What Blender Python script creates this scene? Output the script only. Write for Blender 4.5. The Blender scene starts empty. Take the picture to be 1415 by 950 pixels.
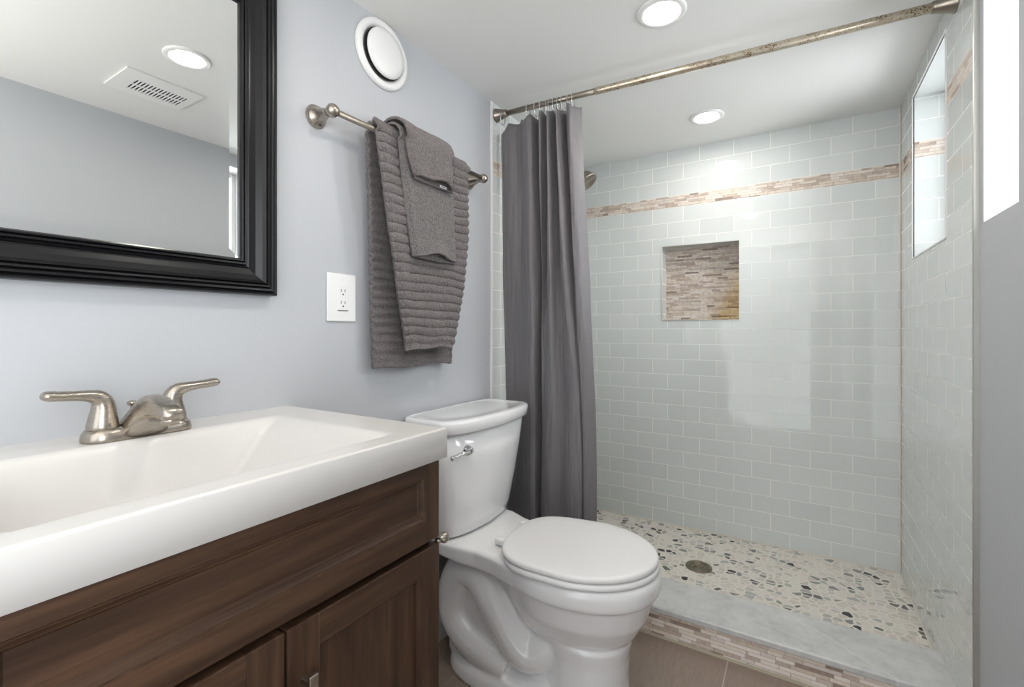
import bpy, bmesh, math, random
from mathutils import Vector, Matrix, noise
random.seed(7)
PI = math.pi
col = bpy.context.scene.collection
scn = bpy.context.scene

# ------------------------------------------------------------ camera, world, light, exposure
cam_d = bpy.data.cameras.new('camera')
cam = bpy.data.objects.new('camera', cam_d)
col.objects.link(cam)
cam.location = (1.0633, 0.0, 1.066)
cam.rotation_euler = (PI/2, 0, 0.5506)
cam_d.sensor_width = 36
cam_d.lens = 36*647.5/1415
cam_d.shift_y = -17.6/1415
cam_d.clip_start = 0.02
scn.camera = cam
scn.view_settings.view_transform = 'Standard'
scn.view_settings.look = 'None'
scn.view_settings.gamma = 1
scn.view_settings.use_curve_mapping = False
scn.view_settings.exposure = 0.80

world = bpy.data.worlds.new('world')
scn.world = world
world.use_nodes = True
world.node_tree.nodes['Background'].inputs[0].default_value = (0.93, 0.97, 1.0, 1)
world.node_tree.nodes['Background'].inputs[1].default_value = 1.4

LAMP_STRENGTH = 68.0       # emission of the recessed lamps
DOOR_FILL_POWER = 42.0          # added fill light at the assumed, unseen doorway behind the camera
WINDOW_POWER = 6.5         # daylight per square metre of window

CEILING_FILL_POWER = 10.0        # added warm fill aimed up at the ceiling; the room has no such lamp

def area_light(name, loc, rot, sx, sy, power, color):
    l = bpy.data.lights.new(name, 'AREA')
    l.shape = 'RECTANGLE'; l.size = sx; l.size_y = sy; l.energy = power; l.color = color
    o = bpy.data.objects.new(name, l); col.objects.link(o)
    o.location = loc; o.rotation_euler = rot
    return o

H = 1.991      # ceiling
W = 1.42       # tiled right wall
WP = 1.43      # painted right wall
D = 2.49       # back wall
REAR = -0.95
PAN = 0.065    # shower floor
area_light('doorway_fill_light', (0.72, REAR-0.25, 1.0), (-PI/2, 0, 0), 0.95, 1.85, DOOR_FILL_POWER, (1, 0.975, 0.94))  # added lamp brightening the room from behind the camera
area_light('ceiling_fill_light', (0.80, -0.45, 1.25), (PI, 0, 0), 0.9, 0.7, CEILING_FILL_POWER, (1, 0.955, 0.90))  # added lamp without a fixture, evens out the brightness

# ------------------------------------------------------------ node helper
class NT:
    def __init__(s, name):
        s.m = bpy.data.materials.new(name); s.m.use_nodes = True
        s.t = s.m.node_tree; s.b = s.t.nodes['Principled BSDF']
    def n(s, typ, ins=None, **props):
        nd = s.t.nodes.new(typ)
        for k, v in props.items(): setattr(nd, k, v)
        for k, v in (ins or {}).items(): s.set(nd, k, v)
        return nd
    def set(s, nd, k, v):
        if isinstance(v, bpy.types.NodeSocket): s.t.links.new(v, nd.inputs[k])
        elif isinstance(v, bpy.types.Node): s.t.links.new(v.outputs[0], nd.inputs[k])
        else: nd.inputs[k].default_value = v
    def math(s, op, a, b=0.0, c=0.0):
        nd = s.n('ShaderNodeMath', operation=op)
        s.set(nd, 0, a); s.set(nd, 1, b); s.set(nd, 2, c)
        return nd.outputs[0]
    def xyz(s):
        g = s.n('ShaderNodeNewGeometry')
        return s.n('ShaderNodeSeparateXYZ', {0: g.outputs['Position']}).outputs
    def comb(s, x, y, z=0.0):
        nd = s.n('ShaderNodeCombineXYZ'); s.set(nd, 0, x); s.set(nd, 1, y); s.set(nd, 2, z)
        return nd.outputs[0]
    def mix(s, f, a, b, typ='MIX'):
        nd = s.n('ShaderNodeMix', data_type='RGBA', blend_type=typ)
        s.set(nd, 0, f); s.set(nd, 6, a); s.set(nd, 7, b)
        return nd.outputs[2]
    def ramp(s, f, stops, interp='LINEAR'):
        nd = s.n('ShaderNodeValToRGB'); s.set(nd, 0, f)
        cr = nd.color_ramp; cr.interpolation = interp
        while len(cr.elements) < len(stops): cr.elements.new(0.5)
        for e, (p, c) in zip(cr.elements, stops):
            e.position = p; e.color = tuple(c)+(1,) if len(c) == 3 else c
        return nd.outputs[0]
    def bump(s, h, strength=0.3, dist=0.001):
        nd = s.n('ShaderNodeBump', {'Height': h, 'Strength': strength, 'Distance': dist})
        s.set(s.b, 'Normal', nd); return nd
    def noise(s, vec, scale, detail=2, rough=0.5):
        nd = s.n('ShaderNodeTexNoise', {'Scale': scale, 'Detail': detail, 'Roughness': rough})
        if vec is not None: s.set(nd, 'Vector', vec)
        return nd.outputs[0]

def plain(name, c, rough=0.5, metal=0.0, coat=0.0, bump=None, spec=None):
    t = NT(name)
    t.set(t.b, 'Base Color', (*c, 1)); t.set(t.b, 'Roughness', rough); t.set(t.b, 'Metallic', metal)
    t.set(t.b, 'Coat Weight', coat); t.set(t.b, 'Coat Roughness', 0.03)
    if spec is not None: t.set(t.b, 'Specular IOR Level', spec)
    if bump:
        g = t.n('ShaderNodeNewGeometry')
        t.bump(t.noise(g.outputs['Position'], bump[0], 3), bump[1], bump[2])
    return t.m

def tile_mat(name, axis):
    # glass subway tile; axis 'x': tiles run along x, 'y': along y
    t = NT(name); x, y, z = t.xyz()
    u = x if axis == 'x' else y
    u = t.math('SUBTRACT', u, 0.1695 if axis == 'x' else 2.49-0.1555*3)
    above = t.math('GREATER_THAN', z, 1.73)
    v = t.math('SUBTRACT', t.math('SUBTRACT', z, 0.058), t.math('MULTIPLY', above, 0.0577))
    br = t.n('ShaderNodeTexBrick', {'Vector': t.comb(u, v), 'Scale': 1.0, 'Color1': (0.66, 0.695, 0.685, 1), 'Color2': (0.70, 0.73, 0.72, 1),
             'Mortar': (0.86, 0.86, 0.83, 1), 'Mortar Size': 0.0016, 'Mortar Smooth': 0.15, 'Bias': 0.0,
             'Brick Width': 0.1555, 'Row Height': 0.0783})
    br.offset = 0.5; br.offset_frequency = 2
    t.set(t.b, 'Base Color', br.outputs[0])
    t.set(t.b, 'Roughness', t.math('MULTIPLY_ADD', br.outputs[1], 0.5, 0.035))
    t.set(t.b, 'Coat Weight', t.math('MULTIPLY_ADD', br.outputs[1], -0.2, 0.2))
    t.set(t.b, 'Coat Roughness', 0.03)
    g = t.n('ShaderNodeNewGeometry')
    h = t.math('ADD', t.math('MULTIPLY', br.outputs[1], -1.0), t.math('MULTIPLY', t.noise(g.outputs['Position'], 14, 2), 0.5))
    t.bump(h, 0.10, 0.0016)
    return t.m

def mosaic_mat(name, axis, rowh=0.0085, length=0.055, warm=0.0, relief=0.6, stain=False, light=1.0):
    t = NT(name); x, y, z = t.xyz()
    u = x if axis == 'x' else y
    v = t.math('DIVIDE', z, rowh)
    row = t.math('FLOOR', v)
    wn = t.n('ShaderNodeTexWhiteNoise', {'Vector': t.comb(row, 3.7)}, noise_dimensions='2D')
    ru = t.math('ADD', t.math('DIVIDE', u, length), t.math('MULTIPLY', wn.outputs[0], 7.3))
    # uneven piece lengths
    ru = t.math('ADD', ru, t.math('MULTIPLY', t.math('SINE', t.math('MULTIPLY', ru, 2.3)), 0.3))
    cell = t.math('FLOOR', ru)
    cn = t.n('ShaderNodeTexWhiteNoise', {'Vector': t.comb(cell, row)}, noise_dimensions='2D')
    L = light
    c = t.ramp(cn.outputs[0], [(0.0, (.62*L, .55*L, .48*L)), (0.30, (.50*L, .425*L, .37*L)), (0.52, (.66*L, .60*L, .55*L)), (0.72, (.42*L, .345*L, .30*L)),
                               (0.86, (.56*L, .50*L, .47*L)), (0.94, (.26*L, .205*L, .175*L))], 'CONSTANT')
    g = t.n('ShaderNodeNewGeometry')
    c = t.mix(0.35, c, t.ramp(t.noise(g.outputs['Position'], 70, 4), [(0.3, (.35, .3, .27)), (0.7, (.85, .82, .78))]), 'OVERLAY')
    fv = t.math('FRACT', v); fu = t.math('FRACT', ru)
    ev = t.math('MINIMUM', fv, t.math('SUBTRACT', 1.0, fv))
    eu = t.math('MINIMUM', fu, t.math('SUBTRACT', 1.0, fu))
    gv = t.math('LESS_THAN', ev, 0.055); gu = t.math('LESS_THAN', eu, 0.018)
    gr = t.math('MAXIMUM', gv, gu)
    c = t.mix(t.math('MULTIPLY', gr, 0.6), c, (.30*L, .26*L, .23*L, 1))
    if stain:
        # warm damp stain in the lower right corner of the niche
        d = t.math('ADD', t.math('MULTIPLY', t.math('SUBTRACT', x, 0.70), 4.5), t.math('MULTIPLY', t.math('SUBTRACT', 1.28, z), 2.5))
        d = t.math('ADD', d, t.math('MULTIPLY', t.noise(g.outputs['Position'], 30, 2), 0.35))
        s_ = t.ramp(d, [(0.30, (1, 1, 1)), (0.65, (.95, .80, .50))])
        c = t.mix(1.0, c, s_, 'MULTIPLY')
    t.set(t.b, 'Base Color', c); t.set(t.b, 'Roughness', 0.55)
    hh = t.math('ADD', cn.outputs[0], t.math('MULTIPLY', gr, -1.2))
    t.bump(hh, relief, 0.004)
    return t.m

def pebble_mat():
    t = NT('pebble_floor'); x, y, z = t.xyz()
    g = t.n('ShaderNodeNewGeometry')
    ns = t.n('ShaderNodeTexNoise', {'Vector': g.outputs['Position'], 'Scale': 22.0, 'Detail': 1.0})
    off = t.n('ShaderNodeVectorMath', {0: ns.outputs[1], 1: (0.012, 0.012, 0)}, operation='MULTIPLY')
    p = t.n('ShaderNodeVectorMath', {0: t.comb(t.math('MULTIPLY', x, 0.86), y), 1: off}, operation='ADD')
    v1 = t.n('ShaderNodeTexVoronoi', {'Vector': p, 'Scale': 39.0, 'Randomness': 0.9}, voronoi_dimensions='2D')
    v2 = t.n('ShaderNodeTexVoronoi', {'Vector': p, 'Scale': 39.0, 'Randomness': 0.9}, voronoi_dimensions='2D', feature='DISTANCE_TO_EDGE')
    s = t.n('ShaderNodeSeparateColor', {0: v1.outputs['Color']}).outputs
    c = t.ramp(s[0], [(0.0, (.74, .69, .62)), (0.18, (.64, .58, .52)), (0.36, (.72, .70, .64)), (0.50, (.56, .53, .48)), (0.62, (.68, .62, .58)),
                      (0.74, (.44, .44, .41)), (0.83, (.26, .265, .25)), (0.90, (.14, .14, .135)), (0.95, (.025, .025, .028))], 'CONSTANT')
    c = t.mix(0.25, c, t.ramp(t.noise(g.outputs['Position'], 120, 3), [(0.3, (.4, .4, .4)), (0.7, (.8, .8, .8))]), 'OVERLAY')
    # pebbles differ in size: shrink threshold by a second random value
    thr = t.math('MULTIPLY_ADD', s[1], 0.13, 0.05)
    m = t.n('ShaderNodeMapRange', {'Value': t.math('SUBTRACT', v2.outputs['Distance'], thr), 'From Min': -0.015, 'From Max': 0.02}).outputs[0]
    c = t.mix(m, (.80, .76, .69, 1), c)
    t.set(t.b, 'Base Color', c); t.set(t.b, 'Roughness', 0.35)
    t.bump(m, 0.35, 0.001)
    return t.m

def marble_mat():
    t = NT('grey_marble'); x, y, z = t.xyz()
    g = t.n('ShaderNodeNewGeometry')
    n1 = t.noise(g.outputs['Position'], 9, 6, 0.65)
    n2 = t.noise(g.outputs['Position'], 45, 4, 0.6)
    c = t.ramp(n1, [(0.30, (.50, .51, .515)), (0.5, (.61, .615, .61)), (0.7, (.68, .685, .67))])
    c = t.mix(0.3, c, t.ramp(n2, [(0.35, (.38, .38, .38)), (0.6, (.58, .58, .58))]), 'OVERLAY')
    # one pale diagonal vein
    l = t.math('ADD', t.math('SUBTRACT', x, 1.02), t.math('MULTIPLY', t.math('SUBTRACT', y, 1.86), 1.25))
    l = t.math('ABSOLUTE', t.math('ADD', l, t.math('MULTIPLY', t.math('SUBTRACT', n1, 0.5), 0.05)))
    vein = t.n('ShaderNodeMapRange', {'Value': l, 'From Min': 0.001, 'From Max': 0.009, 'To Min': 0.55, 'To Max': 0.0}).outputs[0]
    c = t.mix(vein, c, (.74, .75, .74, 1))
    t.set(t.b, 'Base Color', c); t.set(t.b, 'Roughness', 0.22)
    return t.m

def floor_mat():
    t = NT('brown_grey_floor_tile'); x, y, z = t.xyz()
    st = t.noise(t.comb(t.math('MULTIPLY', x, 330), t.math('MULTIPLY', y, 14)), 1.0, 3, 0.6)
    c = t.ramp(st, [(0.25, (.24, .185, .152)), (0.75, (.36, .285, .240))])
    br = t.n('ShaderNodeTexBrick', {'Vector': t.comb(t.math('ADD', y, 0.165), t.math('SUBTRACT', x, 0.866-0.305*4)), 'Scale': 1.0, 'Mortar Size': 0.0018,
             'Mortar Smooth': 0.1, 'Brick Width': 0.61, 'Row Height': 0.305})
    br.offset = 0.5
    c = t.mix(br.outputs[1], c, (.50, .45, .40, 1))
    t.set(t.b, 'Base Color', c); t.set(t.b, 'Roughness', 0.42)
    t.bump(st, 0.12, 0.0006)
    return t.m

def wood_mat(name, axis):
    # dark stained maple; grain runs along the given axis
    t = NT(name); x, y, z = t.xyz()
    if axis == 'y': vec = t.comb(t.math('MULTIPLY', y, 3), t.math('MULTIPLY', z, 42), t.math('MULTIPLY', x, 42))
    else: vec = t.comb(t.math('MULTIPLY', z, 3), t.math('MULTIPLY', y, 42), t.math('MULTIPLY', x, 42))
    n1 = t.noise(vec, 1.0, 5, 0.62)
    if axis == 'y': v2 = t.comb(t.math('MULTIPLY', y, 16), t.math('MULTIPLY', z, 420), t.math('MULTIPLY', x, 420))
    else: v2 = t.comb(t.math('MULTIPLY', z, 16), t.math('MULTIPLY', y, 420), t.math('MULTIPLY', x, 420))
    n2 = t.noise(v2, 1.0, 3, 0.6)
    c = t.ramp(n1, [(0.28, (.030, .015, .008)), (0.52, (.060, .031, .018)), (0.74, (.105, .056, .031))])
    c = t.mix(0.35, c, t.ramp(n2, [(0.3, (.3, .3, .3)), (0.7, (.7, .7, .7))]), 'OVERLAY')
    t.set(t.b, 'Base Color', c); t.set(t.b, 'Roughness', 0.36); t.set(t.b, 'Specular IOR Level', 0.35)
    t.bump(n2, 0.08, 0.0005)
    return t.m

def towel_mat(name, c1, c2):
    t = NT(name); g = t.n('ShaderNodeNewGeometry')
    n1 = t.noise(g.outputs['Position'], 420, 3, 0.7)
    n2 = t.noise(g.outputs['Position'], 22, 2, 0.5)
    n3 = t.noise(g.outputs['Position'], 170, 2, 0.6)
    c = t.mix(n2, (*c1, 1), (*c2, 1))
    c = t.mix(0.85, c, t.ramp(n1, [(0.32, (.18, .18, .18)), (0.68, (.82, .82, .82))]), 'OVERLAY')
    c = t.mix(0.5, c, t.ramp(n3, [(0.32, (.25, .25, .25)), (0.68, (.75, .75, .75))]), 'OVERLAY')
    t.set(t.b, 'Base Color', c); t.set(t.b, 'Roughness', 0.95)
    t.set(t.b, 'Sheen Weight', 0.35); t.set(t.b, 'Sheen Roughness', 0.5); t.set(t.b, 'Sheen Tint', (.75, .68, .68, 1))
    t.bump(t.math('ADD', n1, n3), 1.0, 0.006)
    return t.m

def curtain_mat():
    t = NT('grey_curtain_cloth'); x, y, z = t.xyz()
    w = t.math('ADD', t.math('SINE', t.math('MULTIPLY', z, 3600)), t.math('SINE', t.math('MULTIPLY', x, 3600)))
    g = t.n('ShaderNodeNewGeometry')
    n = t.noise(t.comb(t.math('MULTIPLY', x, 60), t.math('MULTIPLY', y, 60), t.math('MULTIPLY', z, 500)), 1.0, 3, 0.6)
    c = t.mix(n, (.140, .131, .140, 1), (.190, .179, .189, 1))
    t.set(t.b, 'Base Color', c); t.set(t.b, 'Roughness', 0.5); t.set(t.b, 'Sheen Weight', 0.15)
    n2 = t.noise(g.outputs['Position'], 16, 3, 0.55)
    t.bump(t.math('ADD', t.math('MULTIPLY', n, 0.12), n2), 0.5, 0.008)
    return t.m

def brushed(name, c, rough=0.3, ax=2):
    t = NT(name); x, y, z = t.xyz()
    n = t.noise(t.comb(t.math('MULTIPLY', x, 60), t.math('MULTIPLY', y, 60), t.math('MULTIPLY', z, 2200)), 1.0, 2)
    t.set(t.b, 'Base Color', (*c, 1)); t.set(t.b, 'Metallic', 1.0)
    t.set(t.b, 'Roughness', t.math('MULTIPLY_ADD', n, 0.07, rough-0.035))
    return t.m

def patina():
    t = NT('worn_nickel_rod'); g = t.n('ShaderNodeNewGeometry')
    n = t.noise(g.outputs['Position'], 260, 4, 0.7); n2 = t.noise(g.outputs['Position'], 26, 3, 0.6)
    m = t.ramp(t.math('MULTIPLY', n, t.math('ADD', n2, 0.5)), [(0.53, (0, 0, 0)), (0.62, (1, 1, 1))])
    c = t.mix(m, (.60, .53, .43, 1), (.20, .14, .07, 1))
    t.set(t.b, 'Base Color', c); t.set(t.b, 'Metallic', 0.92); t.set(t.b, 'Roughness', 0.33)
    return t.m

def glass_mat(name):
    t = NT(name)
    tr = t.n('ShaderNodeBsdfTransparent'); gl = t.n('ShaderNodeBsdfGlossy', {'Roughness': 0.02})
    fr = t.n('ShaderNodeFresnel', {'IOR': 1.45})
    mx = t.n('ShaderNodeMixShader', {0: fr.outputs[0], 1: tr.outputs[0], 2: gl.outputs[0]})
    t.t.links.new(mx.outputs[0], t.t.nodes['Material Output'].inputs[0])
    return t.m

def emit_mat(name, c, s):
    t = NT(name); t.set(t.b, 'Base Color', (*c, 1)); t.set(t.b, 'Emission Color', (*c, 1)); t.set(t.b, 'Emission Strength', s)
    return t.m

MAT = dict(
    paint=plain('blue_grey_paint', (.50, .515, .54), 0.55, bump=(260, 0.05, 0.0006)),
    ceil=plain('ceiling_paint', (.80, .80, .785), 0.7),
    white_trim=plain('white_trim_paint', (.82, .82, .82), 0.3),
    tile_x=tile_mat('glass_tile_back', 'x'), tile_y=tile_mat('glass_tile_side', 'y'),
    band_x=mosaic_mat('stone_mosaic_band', 'x', 0.0116, 0.05, light=1.12), band_y=mosaic_mat('stone_mosaic_band_side', 'y', 0.0116, 0.05, light=1.12),
    niche=mosaic_mat('stone_mosaic_niche', 'x', 0.0088, 0.06, stain=True, light=0.95), curb=mosaic_mat('stone_mosaic_curb', 'x', 0.0122, 0.065, relief=0.9, light=1.42),
    pebble=pebble_mat(), marble=marble_mat(), floor=floor_mat(),
    wood_h=wood_mat('stained_wood_horizontal', 'y'), wood_v=wood_mat('stained_wood_vertical', 'z'),
    dark=plain('dark_void', (.012, .012, .012), 0.8),
    solid=plain('cultured_marble_white', (.71, .69, .665), 0.28, coat=0.15),
    china=plain('white_china', (.88, .88, .885), 0.10, coat=0.6),
    seat=plain('white_seat_plastic', (.86, .855, .855), 0.25),
    plastic=plain('white_plastic', (.84, .84, .83), 0.35), slot=plain('outlet_slot', (.10, .10, .10), 0.6),
    nickel=brushed('brushed_nickel', (.44, .395, .34), 0.28), nickel_d=brushed('darker_nickel', (.33, .295, .25), 0.32),
    chrome=plain('chrome', (.75, .75, .76), 0.08, 1.0),
    rod=patina(), towel=towel_mat('grey_terry', (.165, .148, .150), (.245, .218, .214)),
    towel2=towel_mat('grey_terry_smooth', (.180, .172, .170), (.235, .222, .216)), hem=towel_mat('grey_towel_hem', (.20, .18, .18), (.25, .225, .225)),
    curtain=curtain_mat(), black=plain('black_frame', (.0045, .0045, .0055), 0.30, spec=0.35),
    mirror=plain('mirror_silver', (.90, .92, .91), 0.0, 1.0), glass=glass_mat('window_glass'),
    lamp=emit_mat('lamp_diffuser', (1.0, .935, .86), LAMP_STRENGTH), drain=brushed('drain_bronze', (.30, .27, .21), 0.35),
    metal_edge=brushed('tile_edge_metal', (.62, .61, .57), 0.35), caulk=plain('white_caulk', (.80, .79, .76), 0.5),
    grout=plain('grout', (.72, .69, .63), 0.7), old_grout=plain('old_grout', (.42, .37, .28), 0.7), tagm=plain('towel_tag', (.8, .8, .8), 0.6), tagb=plain('tag_print', (.03, .03, .03), 0.6))

# ------------------------------------------------------------ mesh helpers
def link(name, bm, mats, parent=None, smooth=False, loc=None):
    me = bpy.data.meshes.new(name)
    bm.normal_update()
    bm.to_mesh(me); bm.free()
    if not isinstance(mats, (list, tuple)): mats = [mats]
    for m in mats: me.materials.append(MAT[m])
    if smooth:
        for p in me.polygons: p.use_smooth = True
    o = bpy.data.objects.new(name, me); col.objects.link(o)
    if loc: o.location = loc
    if parent:
        o.parent = parent
        o.matrix_parent_inverse = Matrix.Identity(4) if parent.parent else Matrix.Translation(-Vector(parent.location))
    return o
# every mesh is written in world coordinates; roots are empties at the thing's base
def root(name, loc, label, cat, group=None):
    o = bpy.data.objects.new(name, None); col.objects.link(o); o.location = loc
    o.empty_display_size = 0.05
    o['label'] = label; o['category'] = cat
    if group: o['group'] = group
    return o
def tag(o, label, cat, group=None):
    o['label'] = label; o['category'] = cat
    if group: o['group'] = group
    return o
def struct(o):
    o['kind'] = 'structure'; return o

def box(bm, x0, x1, y0, y1, z0, z1, bevel=0.0, seg=2, mi=0):
    vs = [bm.verts.new((x, y, z)) for x in (x0, x1) for y in (y0, y1) for z in (z0, z1)]
    F = [(0, 1, 3, 2), (4, 6, 7, 5), (0, 4, 5, 1), (2, 3, 7, 6), (0, 2, 6, 4), (1, 5, 7, 3)]
    fs = [bm.faces.new([vs[i] for i in f]) for f in F]
    for f in fs: f.material_index = mi
    if bevel > 0:
        es = list({e for f in fs for e in f.edges})
        bmesh.ops.bevel(bm, geom=es, offset=bevel, segments=seg, affect='EDGES', profile=0.5)
def quad(bm, a, b, c, d, mi=0):
    f = bm.faces.new([bm.verts.new(p) for p in (a, b, c, d)]); f.material_index = mi; return f
def loft(bm, rings, cap0=True, cap1=True, mi=0, closed=True):
    R = [[bm.verts.new(p) for p in r] for r in rings]
    n = len(R[0])
    for a, b in zip(R, R[1:]):
        for i in range(n if closed else n-1):
            j = (i+1) % n
            f = bm.faces.new((a[i], a[j], b[j], b[i])); f.material_index = mi
    if cap0: bm.faces.new(R[0][::-1]).material_index = mi
    if cap1: bm.faces.new(R[-1]).material_index = mi
    return R
def frame_axes(d):
    d = Vector(d).normalized()
    a = Vector((0, 0, 1)) if abs(d.z) < 0.9 else Vector((1, 0, 0))
    u = d.cross(a).normalized(); v = d.cross(u).normalized()
    return u, v
def lathe(bm, origin, axis, prof, n=32, mi=0):
    # prof: (distance along axis, radius)
    o = Vector(origin); d = Vector(axis).normalized(); u, v = frame_axes(d)
    rings = [[o+d*t+u*(r*math.cos(2*PI*i/n))+v*(r*math.sin(2*PI*i/n)) for i in range(n)] for t, r in prof]
    loft(bm, rings, mi=mi)
    bmesh.ops.recalc_face_normals(bm, faces=bm.faces)
def tube(bm, pts, rad, n=12, mi=0, closed=False):
    pts = [Vector(p) for p in pts]; rings = []
    if not hasattr(rad, '__len__'): rad = [rad]*len(pts)
    pu = None
    for i, p in enumerate(pts):
        if closed: d = pts[(i+1) % len(pts)]-pts[i-1]
        else: d = pts[min(i+1, len(pts)-1)]-pts[max(i-1, 0)]
        d.normalize()
        if pu is None: u, v = frame_axes(d)
        else:
            u = (pu-d*pu.dot(d)).normalized(); v = d.cross(u)
        pu = u
        rings.append([p+u*(rad[i]*math.cos(2*PI*k/n))+v*(rad[i]*math.sin(2*PI*k/n)) for k in range(n)])
    if closed: rings.append(rings[0])
    loft(bm, rings, cap0=not closed, cap1=not closed, mi=mi)
    if closed: bmesh.ops.remove_doubles(bm, verts=bm.verts, dist=1e-6)
    bmesh.ops.recalc_face_normals(bm, faces=bm.faces)
def catmull(P, per=8, closed=False):
    out = []; n = len(P)
    P = [Vector(p) for p in P]
    for i in range(n if closed else n-1):
        if closed: p0, p1, p2, p3 = P[i-1], P[i], P[(i+1) % n], P[(i+2) % n]
        else: p0, p1, p2, p3 = P[max(i-1, 0)], P[i], P[i+1], P[min(i+2, n-1)]
        for k in range(per):
            t = k/per
            out.append(0.5*((2*p1)+(-p0+p2)*t+(2*p0-5*p1+4*p2-p3)*t*t+(-p0+3*p1-3*p2+p3)*t**3))
    if not closed: out.append(P[-1])
    return out
def sstep(t):
    t = max(0.0, min(1.0, t)); return t*t*(3-2*t)
def mod(o, typ, **kw):
    m = o.modifiers.new(typ.lower(), typ)
    for k, v in kw.items(): setattr(m, k, v)
    return m

def wall(name, mats, axis, c, us, vs, holes, pick, flip=False):
    # axis 'x': plane x=c, u=y ; axis 'y': plane y=c, u=x ; v=z ; hole = (u0,u1,v0,v1)
    bm = bmesh.new()
    P = (lambda u, v: (c, u, v)) if axis == 'x' else (lambda u, v: (u, c, v))
    us = sorted(set(us+[h[i] for h in holes for i in (0, 1)])); vs = sorted(set(vs+[h[i] for h in holes for i in (2, 3)]))
    for a, b in zip(us, us[1:]):
        for d, e in zip(vs, vs[1:]):
            mu, mv = (a+b)/2, (d+e)/2
            if any(h[0] < mu < h[1] and h[2] < mv < h[3] for h in holes): continue
            q = [P(a, d), P(b, d), P(b, e), P(a, e)]
            if flip: q = q[::-1]
            quad(bm, *q, mi=pick(mu, mv))
    bmesh.ops.remove_doubles(bm, verts=bm.verts, dist=1e-6)
    return struct(link(name, bm, mats))

# ------------------------------------------------------------ room shell
B0, B1 = 1.702, 1.760      # mosaic band
TL, TR = 1.572, 1.544      # where tile starts on the left and right wall
NX0, NX1, NZ0, NZ1, ND = 0.453, 0.814, 1.121, 1.500, 0.085
band = lambda u, v: 1 if B0 < v < B1 else 0

bm = bmesh.new(); quad(bm, (0, REAR, 0), (1.6, REAR, 0), (1.6, 1.70, 0), (0, 1.70, 0))
struct(link('floor', bm, 'floor'))
bm = bmesh.new(); quad(bm, (0, 1.70, PAN), (W, 1.70, PAN), (W, D, PAN), (0, D, PAN))
struct(link('floor_shower', bm, 'pebble'))
bm = bmesh.new(); quad(bm, (0, REAR, H), (0, D, H), (1.7, D, H), (1.7, REAR, H))
struct(link('ceiling', bm, 'ceil'))
wall('wall_left', ['paint'], 'x', 0.0, [REAR, TL], [0, H], [], lambda u, v: 0)
wall('wall_left_shower', ['tile_y', 'band_y'], 'x', 0.004, [TL, D], [0, B0, B1, H], [], band)
wb = wall('wall_back', ['tile_x', 'band_x'], 'y', D, [0, W], [0, B0, B1, H], [(NX0, NX1, NZ0, NZ1)], band, True)
# niche recess
bm = bmesh.new()
yb = D+ND
quad(bm, (NX0, yb, NZ0), (NX1, yb, NZ0), (NX1, yb, NZ1), (NX0, yb, NZ1), 1)
quad(bm, (NX0, D, NZ0), (NX0, yb, NZ0), (NX0, yb, NZ1), (NX0, D, NZ1), 0)
quad(bm, (NX1, yb, NZ0), (NX1, D, NZ0), (NX1, D, NZ1), (NX1, yb, NZ1), 0)
quad(bm, (NX0, D, NZ0), (NX1, D, NZ0), (NX1, yb, NZ0), (NX0, yb, NZ0), 0)
quad(bm, (NX0, yb, NZ1), (NX1, yb, NZ1), (NX1, D, NZ1), (NX0, D, NZ1), 0)
nr = link('niche_recess', bm, ['tile_y', 'niche'], wb)
bm = bmesh.new()
e = 0.004
for a in ((NX0-e, NX0, NZ0-e, NZ1+e), (NX1, NX1+e, NZ0-e, NZ1+e), (NX0, NX1, NZ0-e, NZ0), (NX0, NX1, NZ1, NZ1+e)):
    box(bm, a[0], a[1], D-0.003, D+0.004, a[2], a[3], 0.001, 1)
link('niche_edge_trim', bm, 'metal_edge', wb)

# right wall with three window recesses, the rearmost unseen and assumed
SW = (1.79, 2.245, 1.335, 1.925)            # shower window: y0,y1,z0,z1
PW = (1.305, 1.510, 1.320, 1.925)           # narrow window in the painted wall
RW = (-0.80, -0.06, 0.45, 1.850)           # unseen window assumed further back, enlarged downward for fill light
RD = 0.16
wr = wall('wall_right_shower', ['tile_y', 'band_y'], 'x', W, [TR, D], [0, B0, B1, H], [SW], band, True)
wp = wall('wall_right', ['paint'], 'x', WP, [REAR, TR], [0, H], [PW, RW], lambda u, v: 0, True)
def recess(parent, x0, w, mats, jm, om):
    y0, y1, z0, z1 = w; x1 = x0+RD
    bm = bmesh.new()
    zs = [z0, B0, B1, z1]
    for k in range(3):
        m = jm+1 if (k == 1 and len(mats) > 1) else jm
        quad(bm, (x0, y1, zs[k]), (x1, y1, zs[k]), (x1, y1, zs[k+1]), (x0, y1, zs[k+1]), m)
        quad(bm, (x1, y0, zs[k]), (x0, y0, zs[k]), (x0, y0, zs[k+1]), (x1, y0, zs[k+1]), m)
    quad(bm, (x0, y0, z0), (x1, y0, z0), (x1, y1, z0), (x0, y1, z0), om)
    quad(bm, (x0, y1, z1), (x1, y1, z1), (x1, y0, z1), (x0, y0, z1), om)
    return link('window_recess', bm, mats, parent)
recess(wr, W, SW, ['tile_x', 'band_x'], 0, 0)
recess(wp, WP, PW, ['white_trim'], 0, 0)
recess(wp, WP, RW, ['white_trim'], 0, 0)
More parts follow.
